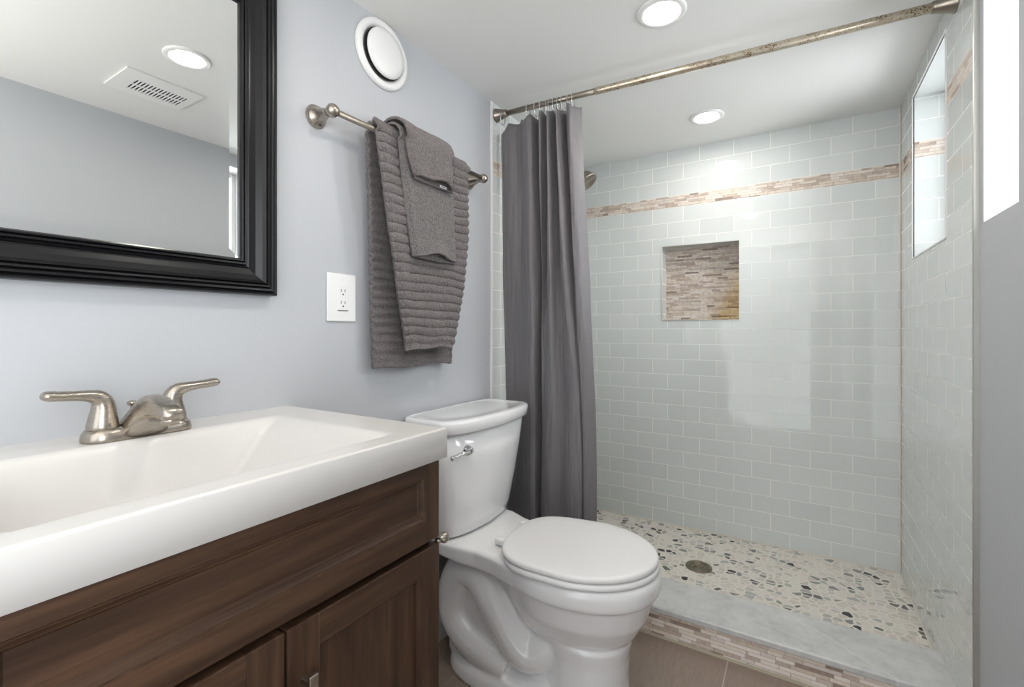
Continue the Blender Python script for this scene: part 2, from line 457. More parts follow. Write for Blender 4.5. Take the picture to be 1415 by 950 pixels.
for i, (w, x0) in enumerate(((SW, W), (PW, WP), (RW, WP))):
    y0, y1, z0, z1 = w; xg = x0+RD-0.03
    bm = bmesh.new(); fw = 0.022
    for a in ((y0, y0+fw, z0, z1), (y1-fw, y1, z0, z1), (y0+fw, y1-fw, z0, z0+fw), (y0+fw, y1-fw, z1-fw, z1)):
        box(bm, xg-0.012, xg+0.012, a[0], a[1], a[2], a[3], 0.002, 1)
    win = struct(link('window_%d' % (i+1), bm, 'white_trim'))
    bm = bmesh.new(); box(bm, xg-0.002, xg+0.002, y0+fw, y1-fw, z0+fw, z1-fw)
    link('window_pane', bm, 'glass', win)
    area_light('window_daylight', (x0+RD+0.06, (y0+y1)/2, (z0+z1)/2), (0, PI/2, 0), z1-z0, y1-y0, WINDOW_POWER*(y1-y0)*(z1-z0)/0.2*(0.27 if i == 2 else 0.45 if i == 0 else 0.9), (.93, .97, 1.0))  # the last of the three is added fill from the assumed rear window
# edge strips of the tile field
bm = bmesh.new(); box(bm, W-0.0015, WP+0.001, TR-0.004, TR+0.004, 0, H, 0.001, 1)
struct(link('trim_1', bm, 'metal_edge'))
bm = bmesh.new(); box(bm, 0.0005, 0.009, TL-0.012, TL, 0.09, H, 0.002, 2)
struct(link('trim_2', bm, 'white_trim'))
bm = bmesh.new()
y0, y1, z0, z1 = SW
for a in ((y1, y1+0.010, z0-0.004, z1), (y0-0.010, y0, z0-0.004, z1), (y0, y1, z0-0.006, z0), (y0, y1, z1, z1+0.006)):
    box(bm, W-0.003, W+0.004, a[0], a[1], a[2], a[3], 0.001, 1)
struct(link('trim_3', bm, 'white_trim'))
# caulk lines in the shower corners
bm = bmesh.new()
box(bm, W-0.006, W, D-0.006, D, PAN, H, 0.002, 1); box(bm, 0.004, 0.010, D-0.006, D, PAN, H, 0.002, 1)
box(bm, 0.01, W-0.006, D-0.006, D, PAN, PAN+0.005, 0.001, 1); box(bm, W-0.006, W, 1.86, D-0.006, PAN, PAN+0.005, 0.001, 1)
struct(link('trim_4', bm, 'grout'))
# rear wall out of view; its doorway is assumed, to let fill light in
wall('wall_rear', ['paint'], 'y', REAR, [0, 1.43], [0, H], [(0.28, 1.16, 0, 1.94)], lambda u, v: 0)
bm = bmesh.new()
for a in ((0.21, 0.28, 0, 1.965), (1.16, 1.23, 0, 1.965)): box(bm, a[0], a[1], REAR, REAR+0.014, a[2], a[3], 0.003, 1)
box(bm, 0.28, 1.16, REAR, REAR+0.014, 1.92, 1.965, 0.003, 1)
struct(link('trim_5', bm, 'white_trim'))
# baseboards
def baseboard(name, axis, c, s, u0, u1):
    prof = [(0, 0), (0.013, 0), (0.013, 0.062), (0.010, 0.072), (0.010, 0.078), (0.006, 0.088), (0, 0.092)]
    bm = bmesh.new()
    rings = [[((c+s*a, u, b) if axis == 'x' else (u, c+s*a, b)) for a, b in prof] for u in (u0, u1)]
    loft(bm, rings); bmesh.ops.recalc_face_normals(bm, faces=bm.faces)
    return struct(link(name, bm, 'white_trim'))
baseboard('baseboard_left', 'x', 0.0, 1, 0.70, TL)
baseboard('baseboard_right', 'x', WP, -1, REAR+0.015, TR-0.006)

# shower curb
cb = root('shower_curb', (0.71, 1.75, 0), 'low shower kerb faced in split stone strips under a grey marble slab', 'curb')
bm = bmesh.new(); box(bm, 0.001, W, 1.658, 1.86, 0.0, 0.09)
link('mosaic_face', bm, 'curb', cb)
bm = bmesh.new()
sl = [(1.648, 0.088), (1.646, 0.091), (1.646, 0.105), (1.650, 0.110), (1.868, 0.103), (1.872, 0.100), (1.872, 0.066)]
loft(bm, [[(x, a, b) for a, b in sl] for x in (0.005, W+0.0005)]); bmesh.ops.recalc_face_normals(bm, faces=bm.faces)
link('marble_slab', bm, 'marble', cb)
bm = bmesh.new(); loft(bm, [[(x, 1.658, 0.007), (x, 1.6515, 0.0005), (x, 1.658, 0.0005)] for x in (0.001, W-0.001)])
bmesh.ops.recalc_face_normals(bm, faces=bm.faces)
link('grout_fillet', bm, 'old_grout', cb)

# ------------------------------------------------------------ ceiling lights and vents
def ceiling_light(x, y, label):
    r = root('ceiling_light', (x, y, H), label, 'ceiling light', 'recessed ceiling lights')
    bm = bmesh.new()
    n = 48
    rings = [[(x+rr*math.cos(2*PI*i/n), y+rr*math.sin(2*PI*i/n), H-zz) for i in range(n)] for rr, zz in
             ((0.069, 0.0), (0.069, 0.003), (0.065, 0.006), (0.053, 0.006), (0.0475, 0.003), (0.047, 0.001))]
    loft(bm, rings, False, False); bmesh.ops.recalc_face_normals(bm, faces=bm.faces)
    link('trim_ring', bm, 'plastic', r, True)
    bm = bmesh.new(); lathe(bm, (x, y, H-0.0005), (0, 0, -1), [(0, 0.0465), (0.0015, 0.0465), (0.0025, 0.045)], 48)
    link('diffuser', bm, 'lamp', r)
    return r
ceiling_light(0.722, 1.385, 'round recessed ceiling light in front of the shower rod')
ceiling_light(0.722, 2.164, 'round recessed ceiling light inside the shower')
ceiling_light(0.722, 0.777, 'round recessed ceiling light seen in the black framed mirror')

# ceiling exhaust vent (seen in the mirror)
cv = root('ceiling_vent', (1.06, 0.815, H), 'white rectangular slotted ceiling vent reflected in the mirror', 'vent')
vx0, vx1, vy0, vy1 = 0.952, 1.162, 0.690, 0.938
sx0, sx1, sy0, sy1 = 1.022, 1.118, 0.742, 0.914
bm = bmesh.new()
for a in ((vx0, sx0, vy0, vy1), (sx1, vx1, vy0, vy1), (sx0, sx1, vy0, sy0), (sx0, sx1, sy1, vy1)):
    box(bm, a[0], a[1], a[2], a[3], H-0.007, H-0.0005)
link('cover_plate', bm, 'plastic', cv)
bm = bmesh.new(); box(bm, sx0, sx1, sy0, sy1, H-0.0015, H-0.0005)
link('dark_backing', bm, 'dark', cv)
N = 15
for i in range(N+1):
    yy = sy0+(sy1-sy0)*i/N
    bm = bmesh.new(); box(bm, sx0, sx1, yy-0.0029, yy+0.0029, H-0.0068, H-0.0045, 0.0006, 1)
    link('slat', bm, 'plastic', cv)
bm = bmesh.new(); box(bm, (sx0+sx1)/2-0.004, (sx0+sx1)/2+0.004, sy0, sy1, H-0.0066, H-0.0046)
link('crossbar', bm, 'plastic', cv)

# round wall valve
rv = root('round_air_vent', (0, 0.988, 1.888), 'round white disc air valve high on the blue grey wall above the towel bar', 'vent')
bm = bmesh.new(); lathe(bm, (0, 0.988, 1.888), (1, 0, 0), [(0, 0.099), (0.004, 0.100), (0.010, 0.098), (0.014, 0.092), (0.014, 0.084), (0.008, 0.076), (0.001, 0.074)], 64)
link('outer_ring', bm, 'plastic', rv, True)
bm = bmesh.new(); lathe(bm, (0.009, 0.988, 1.888), (1, 0, 0), [(0, 0.073), (0.0008, 0.073)], 48)
link('dark_opening', bm, 'dark', rv)
bm = bmesh.new(); lathe(bm, (0.0105, 0.988, 1.888), (1, 0, 0), [(0, 0.03), (0.004, 0.068), (0.008, 0.0705), (0.013, 0.067), (0.017, 0.052), (0.019, 0.028), (0.0195, 0.002)], 64)
link('centre_disc', bm, 'plastic', rv, True)

# ------------------------------------------------------------ mirror
mr = root('wall_mirror', (0, 0.36, 1.508), 'large wall mirror in a black moulded frame above the sink', 'mirror')
MY0, MY1, MZ0, MZ1 = 0.135, 0.565, 1.226, 1.790
prof = [(0.0, 0.006), (0.0, 0.013), (0.003, 0.018), (0.006, 0.018), (0.0075, 0.014), (0.0095, 0.018), (0.013, 0.018), (0.0145, 0.013), (0.019, 0.016), (0.0205, 0.012),
        (0.024, 0.0125), (0.034, 0.0155), (0.046, 0.0225), (0.052, 0.0285), (0.0535, 0.0245), (0.0565, 0.030), (0.060, 0.031), (0.0615, 0.027), (0.065, 0.031), (0.069, 0.0315),
        (0.0705, 0.027), (0.074, 0.030), (0.077, 0.029), (0.079, 0.024), (0.079, 0.001)]
bm = bmesh.new()
corners = [(MY0, MZ0, -1, -1), (MY1, MZ0, 1, -1), (MY1, MZ1, 1, 1), (MY0, MZ1, -1, 1)]
rings = [[(h, cy+sy*d, cz+sz*d) for d, h in prof] for cy, cz, sy, sz in corners]
rings.append(rings[0])
loft(bm, rings, False, False, closed=False)
bmesh.ops.remove_doubles(bm, verts=bm.verts, dist=1e-6); bmesh.ops.recalc_face_normals(bm, faces=bm.faces)
link('frame', bm, 'black', mr)
bm = bmesh.new()
bw, bd, gx = 0.020, 0.0008, 0.0095
o_ = [(MY0-0.004, MZ0-0.004), (MY1+0.004, MZ0-0.004), (MY1+0.004, MZ1+0.004), (MY0-0.004, MZ1+0.004)]
i_ = [(MY0+bw, MZ0+bw), (MY1-bw, MZ0+bw), (MY1-bw, MZ1-bw), (MY0+bw, MZ1-bw)]
quad(bm, *[(gx, a, b) for a, b in i_])
for k in range(4):
    a, b, c, d = o_[k], o_[(k+1) % 4], i_[(k+1) % 4], i_[k]
    quad(bm, (gx-bd, *a), (gx-bd, *b), (gx, *c), (gx, *d))
link('mirror_glass', bm, 'mirror', mr)
bm = bmesh.new(); box(bm, 0.001, 0.006, MY0-0.02, MY1+0.02, MZ0-0.02, MZ1+0.02)
link('backing_board', bm, 'dark', mr)

# ------------------------------------------------------------ outlet
ol = root('wall_outlet', (0, 0.842, 1.156), 'white double electrical outlet on the wall left of the towels', 'outlet')
bm = bmesh.new(); box(bm, 0.0, 0.006, 0.796, 0.889, 1.091, 1.221, 0.0028, 3)
link('cover_plate', bm, 'plastic', ol)
bm = bmesh.new(); box(bm, 0.004, 0.0078, 0.8265, 0.8605, 1.1215, 1.1885, 0.0008, 1)
link('receptacle', bm, 'plastic', ol)
bm = bmesh.new()
for zc in (1.170, 1.138):
    for dy in (-0.0065, 0.0065): box(bm, 0.0076, 0.0082, 0.8435+dy-0.001, 0.8435+dy+0.001, zc+0.001, zc+0.0085)
    lathe(bm, (0.0076, 0.8435, zc-0.0055), (1, 0, 0), [(0, 0.0024), (0.0006, 0.0024)], 12)
box(bm, 0.0070, 0.0080, 0.8265, 0.8605, 1.1200, 1.1212)
link('slots', bm, 'slot', ol)
bm = bmesh.new()
for zc in (1.206, 1.106):
    bm = bmesh.new(); lathe(bm, (0.0055, 0.8435, zc), (1, 0, 0), [(0, 0.0035), (0.0012, 0.003)], 16)
    link('screw', bm, 'plastic', ol)

# ------------------------------------------------------------ vanity cabinet
vc = root('vanity_cabinet', (0.24, 0.375, 0), 'dark brown stained wood vanity cabinet with two panelled doors under the white sink top', 'cabinet')
CY0, CY1, CX = 0.065, 0.686, 0.478
CT = 0.828
bm = bmesh.new()
box(bm, 0.002, CX-0.0205, CY1-0.016, CY1, 0.0, CT, 0.001, 1)
box(bm, 0.002, CX-0.0205, CY0, CY0+0.016, 0.0, CT, 0.001, 1)
box(bm, 0.002, CX-0.07, CY0+0.016, CY1-0.016, 0.09, 0.105)
box(bm, CX-0.075, CX-0.062, CY0+0.016, CY1-0.016, 0.0, 0.105)
box(bm, CX-0.042, CX-0.022, CY0+0.016, CY1-0.016, 0.64, 0.70)
box(bm, CX-0.042, CX-0.022, CY0+0.016, CY1-0.016, 0.09, 0.13)
link('cabinet_body', bm, 'wood_v', vc)
def panel_front(name, parent, y0, y1, z0, z1, x0, x1, st, rail_t, rail_b, ogee):
    # stiles (vertical grain) and rails (horizontal grain) round a recessed panel
    bm = bmesh.new()
    box(bm, x0, x1, y0, y0+st, z0, z1, 0.0015, 2, 0); box(bm, x0, x1, y1-st, y1, z0, z1, 0.0015, 2, 0)
    box(bm, x0, x1-0.0004, y0+st-0.001, y1-st+0.001, z1-rail_t, z1, 0.0015, 2, 1); box(bm, x0, x1-0.0004, y0+st-0.001, y1-st+0.001, z0, z0+rail_b, 0.0015, 2, 1)
    f = link(name, bm, ['wood_v', 'wood_h'], parent)
    a, b, c, d = y0+st, y1-st, z0+rail_b, z1-rail_t
    bm = bmesh.new()
    o = ogee; xr = x1-0.010
    prof = [(0, x1-0.001), (0.15*o, x1-0.0015), (0.35*o, x1-0.004), (0.6*o, x1-0.0065), (0.8*o, x1-0.0075), (o, xr)]
    rings = [[(xx, a+t, c+t), (xx, b-t, c+t), (xx, b-t, d-t), (xx, a+t, d-t)] for t, xx in [(tt, xx) for tt, xx in prof]]
    rings = [[Vector(p) for p in r] for r in rings]
    loft(bm, rings, False, True); bmesh.ops.recalc_face_normals(bm, faces=bm.faces)
    return f, bm
f, pb = panel_front('false_drawer_front', vc, CY0, CY1, 0.676, CT-0.0005, CX-0.02, CX+0.002, 0.038, 0.030, 0.042, 0.013)
link('drawer_panel', pb, 'wood_h', f)
for (y0, y1, hy) in ((CY0, 0.3725, 0.345), (0.3765, CY1, 0.400)):
    d_, pb = panel_front('door', vc, y0, y1, 0.112, 0.664, CX-0.018, CX+0.0022, 0.050, 0.047, 0.047, 0.004)
    link('door_panel', pb, 'wood_v', d_)
    bm = bmesh.new()
    z = 0.588
    box(bm, CX+0.001, CX+0.023, hy-0.004, hy+0.004, z-0.012, z+0.002, 0.001, 1)
    box(bm, CX+0.001, CX+0.023, hy-0.004, hy+0.004, z-0.092, z-0.078, 0.001, 1)
    box(bm, CX+0.020, CX+0.027, hy-0.007, hy+0.007, z-0.100, z+0.012, 0.0012, 1)
    link('door_handle', bm, 'nickel', d_)
bm = bmesh.new()
box(bm, CX-0.012, CX+0.014, CY1, CY1+0.0035, 0.668, 0.672, 0.0008, 1)
lathe(bm, (CX-0.004, CY1, 0.664), (0, 1, 0), [(0, 0.006), (0.010, 0.0045), (0.014, 0.008), (0.019, 0.0105), (0.025, 0.0095), (0.029, 0.005), (0.030, 0.001)], 24)
ko = link('side_knob', bm, 'nickel', vc, True); ko['label'] = 'small round brushed nickel knob on the side'

# ------------------------------------------------------------ vanity top with integral basin
vt = root('countertop_sink', (0.25, 0.365, CT), 'white moulded vanity top with an integral rectangular basin and thick front edge', 'sink')
TX, TY0, TY1, TZ = 0.497, 0.045, 0.689, 0.884
bx0, bx1, by0, by1, bdp = 0.112, 0.452, 0.118, 0.598, 0.105
bm = bmesh.new()
nx, ny = 84, 120
def hz(x, y):
    t = min((x-bx0)/0.055, (bx1-x)/0.040, (by1-y)/0.150, (y-by0)/0.045)
    r = 0.004
    z = TZ
    if t > 0: z -= bdp*sstep(t)*0.98+0.002*sstep(t*6)
    # rounded outer arris
    for dd in (TX-x, TY1-y, y-TY0):
        if dd < r: z -= r-math.sqrt(max(0, r*r-(r-dd)**2))
    return z
xs = [TX*i/nx for i in range(nx+1)]; xs = xs[:-1]+[TX-0.004, TX-0.0025, TX-0.001, TX-0.0003, TX]
ys = [TY0+(TY1-TY0)*j/ny for j in range(ny+1)]; ys = [TY0, TY0+0.001, TY0+0.0025, TY0+0.004]+ys[1:-1]+[TY1-0.004, TY1-0.0025, TY1-0.001, TY1-0.0003, TY1]
V = [[bm.verts.new((x, y, hz(x, y))) for y in ys] for x in xs]
for i in range(len(xs)-1):
    for j in range(len(ys)-1): bm.faces.new((V[i][j], V[i+1][j], V[i+1][j+1], V[i][j+1]))
edge = [V[i][0] for i in range(len(xs))]+[V[-1][j] for j in range(1, len(ys))]+[V[i][-1] for i in range(len(xs)-2, -1, -1)]
low = [bm.verts.new((v.co.x, v.co.y, CT)) for v in edge]
for i in range(len(edge)-1): bm.faces.new((edge[i], low[i], low[i+1], edge[i+1]))
inn = [bm.verts.new((min(max(v.co.x, 0), TX-0.02) if v.co.x > 0.01 else 0, min(max(v.co.y, TY0+0.02), TY1-0.02), CT)) for v in edge]
for i in range(len(edge)-1): 
    try: bm.faces.new((low[i], inn[i], inn[i+1], low[i+1]))
    except ValueError: pass
bmesh.ops.dissolve_degenerate(bm, dist=1e-6, edges=bm.edges)
bmesh.ops.recalc_face_normals(bm, faces=bm.faces)
o = link('basin_top', bm, 'solid', vt, True)
bm = bmesh.new()
lathe(bm, (0.26, 0.357, TZ-bdp-0.004), (0, 0, 1), [(0, 0.024), (0.003, 0.024), (0.005, 0.020), (0.005, 0.017), (0.003, 0.0165)], 32)
lathe(bm, (0.26, 0.357, TZ-bdp-0.004), (0, 0, 1), [(0.001, 0.014), (0.006, 0.0145), (0.008, 0.010), (0.0085, 0.001)], 32)
link('basin_drain', bm, 'nickel', vt, True)

# ------------------------------------------------------------ faucet
FY = 0.358
fc = root('faucet', (0.078, FY, TZ), 'brushed nickel two handle centreset faucet on the back of the sink', 'faucet')
bm = bmesh.new()
def stadium(hl, hw, z, n=14):
    pts = []
    for s, a0 in ((1, 0), (-1, PI)):
        for k in range(n+1):
            a = a0+PI*k/n
            pts.append((0.078+hw*math.cos(a), FY+s*(hl-hw)+hw*math.sin(a), z))
    return pts
zb = TZ+0.0006
loft(bm, [stadium(a, b, zb+c) for a, b, c in ((0.0795, 0.0300, 0), (0.0800, 0.0305, 0.003), (0.0785, 0.0290, 0.012), (0.0745, 0.0255, 0.018), (0.068, 0.020, 0.0205))])
bmesh.ops.recalc_face_normals(bm, faces=bm.faces)
link('base', bm, 'nickel', fc, True)
# spout
secs = []
# x, z bottom, z top, half width bottom, half width top
for x, z0, z1, wb_, wt in ((0.052, .890, .902, .034, .022), (0.066, .888, .918, .037, .020), (0.084, .887, .936, .038, .017), (0.100, .8855, .949, .038, .0155), (0.1085, .8855, .953, .0375, .015),
                           (0.120, .897, .957, .030, .015), (0.134, .909, .9585, .0225, .0155), (0.150, .918, .957, .019, .0165), (0.168, .921, .952, .0175, .0165), (0.190, .9215, .946, .017, .0160), (0.203, .922, .942, .0165, .0150), (0.209, .925, .937, .0130, .012)):
    ring = []
    n = 28
    for k in range(n):
        a = 2*PI*k/n
        c, s = math.cos(a), math.sin(a)
        p = 0.55
        cc = math.copysign(abs(c)**p, c); ss = math.copysign(abs(s)**p, s)
        t = (ss+1)/2
        ring.append((x, FY+cc*(wb_*(1-t)+wt*t), z0+(z1-z0)*t))
    secs.append(ring)
bm = bmesh.new(); loft(bm, secs); bmesh.ops.recalc_face_normals(bm, faces=bm.faces)
link('spout', bm, 'nickel', fc, True)
bm = bmesh.new(); lathe(bm, (0.192, FY, 0.926), (0.1, 0, -1), [(0, 0.0135), (0.006, 0.0145), (0.008, 0.0145), (0.009, 0.0125), (0.013, 0.0125), (0.0135, 0.010), (0.010, 0.009)], 28)
link('aerator', bm, 'nickel', fc, True)
bm = bmesh.new(); lathe(bm, (0.050, FY, TZ+0.018), (0, 0, 1), [(0, 0.003), (0.030, 0.003), (0.032, 0.007), (0.036, 0.0085), (0.038, 0.0075), (0.040, 0.003)], 20)
link('lift_rod', bm, 'nickel', fc, True)
for s in (-1, 1):
    hy = FY+s*0.0508
    bm = bmesh.new()
    # bell of the handle sweeping over into a flattened lever
    P_ = [(0.078, hy, TZ+0.020, .0215, .0215), (0.078, hy, TZ+0.026, .0215, .0215), (0.078, hy-s*0.0005, TZ+0.040, .0190, .0190), (0.078, hy-s*0.001, TZ+0.053, .0165, .0165), (0.079, hy+s*0.001, TZ+0.064, .0145, .0150),
          (0.080, hy+s*0.008, TZ+0.0725, .0130, .0125), (0.0815, hy+s*0.021, TZ+0.0765, .0115, .0095), (0.083, hy+s*0.038, TZ+0.0785, .0110, .0080), (0.084, hy+s*0.055, TZ+0.0800, .0125, .0080),
          (0.085, hy+s*0.067, TZ+0.0815, .0135, .0082), (0.085, hy+s*0.074, TZ+0.0825, .0115, .0062), (0.085, hy+s*0.076, TZ+0.0830, .006, .003)]
    cp = [Vector(p[:3]) for p in P_]
    cs = catmull(cp, 4); rr = catmull([Vector((p[3], p[4], 0)) for p in P_], 4)
    rings = []
    for i, c in enumerate(cs):
        d = (cs[min(i+1, len(cs)-1)]-cs[max(i-1, 0)]).normalized()
        u = Vector((1, 0, 0)); v = d.cross(u).normalized()
        rings.append([c+u*(rr[i].x*math.cos(2*PI*k/24))+v*(rr[i].y*math.sin(2*PI*k/24)) for k in range(24)])
    loft(bm, rings); bmesh.ops.recalc_face_normals(bm, faces=bm.faces)
    link('handle', bm, 'nickel', fc, True)

# ------------------------------------------------------------ towel bar and towels
A, Bq = Vector((0.068, 0.764, 1.617)), Vector((0.068, 1.418, 1.628))
tb = root('towel_bar', (0, (A.y+Bq.y)/2, 1.62), 'brushed nickel towel bar on flared round posts holding grey towels', 'towel bar')
bd_ = (Bq-A).normalized()
bm = bmesh.new(); tube(bm, [A-bd_*0.004, Bq+bd_*0.004], 0.0078, 20)
link('bar', bm, 'nickel_d', tb, True)
for p in (A, Bq):
    bm = bmesh.new()
    lathe(bm, (0, p.y, p.z), (1, 0, 0), [(0, 0.029), (0.003, 0.030), (0.006, 0.0275), (0.009, 0.0275), (0.012, 0.024), (0.028, 0.0165), (0.044, 0.0115), (0.054, 0.0105),
          (0.056, 0.0135), (0.061, 0.0158), (0.068, 0.0168), (0.075, 0.0158), (0.081, 0.011), (0.0845, 0.004), (0.0848, 0.0005)], 36)
    link('post', bm, 'nickel', tb, True)

def towel(name, label, cat, xr, xf, zr, zf, top, yl, yr, rib, amp, mat, hem_mat, thick, folds=0.004, seed=0, bulge=0.0, nw=90, step=0.0032):
    # path from rear bottom, over the bar, to the front bottom. xr/xf: rear and front layer depth; yl(side,t), yr(side,t): edges (t=0 top, 1 bottom)
    r = (xf-xr)/2; cxm = (xf+xr)/2
    path = []
    L1 = top-r-zr; L3 = top-r-zf; arc = PI*r
    n1, n2, n3 = int(L1/step), 14, int(L3/step)
    for i in range(n1): t = i/n1; path.append((xr, zr+L1*t, -1, 1-t, L1*t, Vector((-1, 0, 0))))
    for i in range(n2+1):
        a = PI-PI*i/n2
        path.append((cxm+r*math.cos(a), top-r+r*math.sin(a), 0, 0.0, L1+arc*i/n2, Vector((math.cos(a), 0, math.sin(a)))))
    for i in range(1, n3+1): t = i/n3; path.append((xf, top-r-L3*t, 1, t, L1+arc+L3*t, Vector((1, 0, 0))))
    bm = bmesh.new(); G = []
    for (x, z, side, t, s, nrm) in path:
        row = []
        sd = side if side else (1 if x > cxm else -1)
        if side == 0:
            k = (s-L1)/arc; a0, b0 = yl(-1, 0)*(1-k)+yl(1, 0)*k, yr(-1, 0)*(1-k)+yr(1, 0)*k
        else: a0, b0 = yl(sd, t), yr(sd, t)
        for j in range(nw+1):
            w = j/nw
            y = a0+(b0-a0)*w
            hemz = t > 0.965
            ph = s/rib+0.10*math.sin(w*5+seed)+0.25*noise.noise(Vector((w*3, s*5, seed)))
            ribh = abs(math.sin(PI*ph))**0.7
            d = amp*(ribh-0.5)*(0.25 if hemz else 1)
            f = folds*math.sin(w*7.0+seed+t*1.2)*(0.3+0.9*t)+folds*0.8*noise.noise(Vector((w*4, s*6, seed+9)))
            f2 = 0.0014*noise.noise(Vector((w*60, s*160, seed+2)))
            # rolled side edges
            e = min(w, 1-w)*(b0-a0)
            roll = -0.010*(1-sstep(e/0.018)) if side == 1 else 0
            off = d*(0.8+0.5*noise.noise(Vector((w*6, s*9, seed+5))))+max(f, -0.004)+f2+roll+bulge*math.sin(PI*w)*(sstep((t-0.86)/0.14) if side == 1 else 0)
            jag = amp*0.45*(ribh-0.5)*(1 if w > 0.5 else -1)*(1-sstep(e/0.012))
            droop = (0.010*math.sin(w*PI)*(1 if side > 0 else 0.4) + 0.004*math.sin(w*9+seed))*t*t
            row.append(bm.verts.new((max(x+nrm.x*off, 0.006), y+jag, z+nrm.z*off+droop)))
        G.append((row, t > 0.975))
    for (a, ha), (b, hb) in zip(G, G[1:]):
        for j in range(nw):
            f = bm.faces.new((a[j], a[j+1], b[j+1], b[j])); f.material_index = 1 if (ha and hb) else 0
    bmesh.ops.recalc_face_normals(bm, faces=bm.faces)
    o = link(name, bm, [mat, hem_mat], None, True)
    mod(o, 'SOLIDIFY', thickness=thick, offset=0)
    return tag(o, label, cat)
def lerp(a, b, t): return a+(b-a)*t
def byl(s, t): return lerp(0.886, 0.996, t**1.1) if s > 0 else lerp(0.900, 0.925, t**0.6)
def byr(s, t):
    if s > 0: return 1.288 if t < 0.35 else 1.288-0.085*((t-0.35)/0.65)**1.6
    return 1.285 if t < 0.4 else 1.285-0.02*((t-0.4)/0.6)
towel('bath_towel', 'large ribbed grey bath towel hanging lowest over the towel bar', 'towel', 0.040, 0.096, 0.955, 1.004, 1.640,
      byl, byr, 0.0268, 0.0105, 'towel', 'hem', 0.010, 0.005, 1.0)
def hyl(s, t): return lerp(0.945, 1.004, t**1.2) if s > 0 else lerp(0.955, 0.98, t)
def hyr(s, t): return lerp(1.178, 1.204, t)
ht = towel('hand_towel', 'smaller smooth grey hand towel hanging over the ribbed bath towel', 'towel', 0.024, 0.121, 1.33, 1.285, 1.655,
      hyl, hyr, 0.02, 0.0008, 'towel2', 'hem', 0.007, 0.004, 4.0, bulge=0.012)
def wyl(s, t): return lerp(0.952, 0.985, t**1.5)
def wyr(s, t): return lerp(1.150, 1.157, t)
wc = towel('washcloth', 'small folded grey washcloth on top of the hand towel', 'towel', 0.012, 0.142, 1.56, 1.502, 1.668,
      wyl, wyr, 0.024, 0.0012, 'towel', 'hem', 0.008, 0.003, 8.0, bulge=0.016)
def under_layer(parent, mat, x, z0, z1, yl, yr, seed):
    # the inner fold of a doubled towel showing below the bulging hem
    bm = bmesh.new(); G = []
    for i in range(25):
        t = i/24; row = []
        for j in range(41):
            w = j/40; e = min(w, 1-w)
            row.append(bm.verts.new((x+0.0012*noise.noise(Vector((w*30, t*12, seed))), yl+(yr-yl)*w, z1-(z1-z0)*t-0.003*math.sin(PI*w)*t)))
        G.append(row)
    for i in range(24):
        for j in range(40): bm.faces.new((G[i][j], G[i+1][j], G[i+1][j+1], G[i][j+1]))
    bmesh.ops.recalc_face_normals(bm, faces=bm.faces)
    o = link('inner_fold', bm, mat, parent, True); mod(o, 'SOLIDIFY', thickness=0.005, offset=0)
under_layer(ht, 'towel2', 0.1125, 1.281, 1.36, 1.006, 1.200, 3.0)
under_layer(wc, 'towel', 0.1325, 1.499, 1.56, 0.988, 1.154, 5.0)
bm = bmesh.new(); box(bm, 0.1370, 0.1380, 1.092, 1.122, 1.500, 1.507); box(bm, 0.1379, 0.1382, 1.097, 1.117, 1.502, 1.5045, mi=1)
link('care_tag', bm, ['tagm', 'tagb'], wc)

# ------------------------------------------------------------ shower rod, rings, curtain
RA, RB = Vector((0.004, 1.600, 1.946)), Vector((W, 1.685, 1.944))
rd = (RB-RA).normalized()
sr = root('shower_curtain_rod', tuple((RA+RB)/2), 'worn nickel tension rod spanning the shower opening below the ceiling', 'curtain rod')
bm = bmesh.new(); tube(bm, [RA+rd*0.03, RA+rd*0.45], 0.0108, 20); link('inner_tube', bm, 'nickel_d', sr, True)
bm = bmesh.new()
lathe(bm, RA+rd*0.42, rd, [(0, 0.0118), (0.002, 0.0132), (0.02, 0.0132), (0.022, 0.0128), (RB.x-0.47, 0.0128), (RB.x-0.469, 0.012), (RB.x-0.445, 0.0112)], 24)
link('outer_tube', bm, 'rod', sr, True)
for p, d in ((RA, rd), (RB, -rd)):
    bm = bmesh.new()
    lathe(bm, p, d, [(0, 0.027), (0.004, 0.0275), (0.007, 0.026), (0.030, 0.019), (0.045, 0.0158), (0.050, 0.0155), (0.052, 0.0125)], 32)
    link('end_flange', bm, 'nickel_d', sr, True)

top_pts = [(.012, 1.630), (.030, 1.612), (.058, 1.603), (.088, 1.606), (.110, 1.622), (.128, 1.606), (.150, 1.588), (.172, 1.592), (.188, 1.640), (.196, 1.655), (.204, 1.600), (.216, 1.580), (.224, 1.615),
           (.232, 1.655), (.241, 1.600), (.250, 1.578), (.259, 1.620), (.268, 1.658), (.277, 1.605), (.288, 1.580), (.298, 1.615), (.306, 1.655), (.318, 1.600), (.332, 1.582), (.350, 1.592), (.366, 1.640)]
bot_pts = [(.030, 1.640), (.045, 1.645), (.062, 1.646), (.085, 1.640), (.110, 1.632), (.135, 1.622), (.158, 1.612), (.172, 1.608), (.180, 1.614), (.183, 1.660), (.190, 1.675), (.197, 1.660), (.202, 1.622),
           (.214, 1.612), (.235, 1.608), (.262, 1.608), (.285, 1.614), (.305, 1.610), (.325, 1.604), (.345, 1.600), (.362, 1.598), (.372, 1.606), (.376, 1.628), (.384, 1.618), (.398, 1.622), (.414, 1.660)]
per = 9
T_ = catmull([Vector((x, y, 0)) for x, y in top_pts], per); B_ = catmull([Vector((x, y, 0)) for x, y in bot_pts], per)
CZ1, CZ0 = 1.912, 0.145
bm = bmesh.new(); G = []
nz = 110
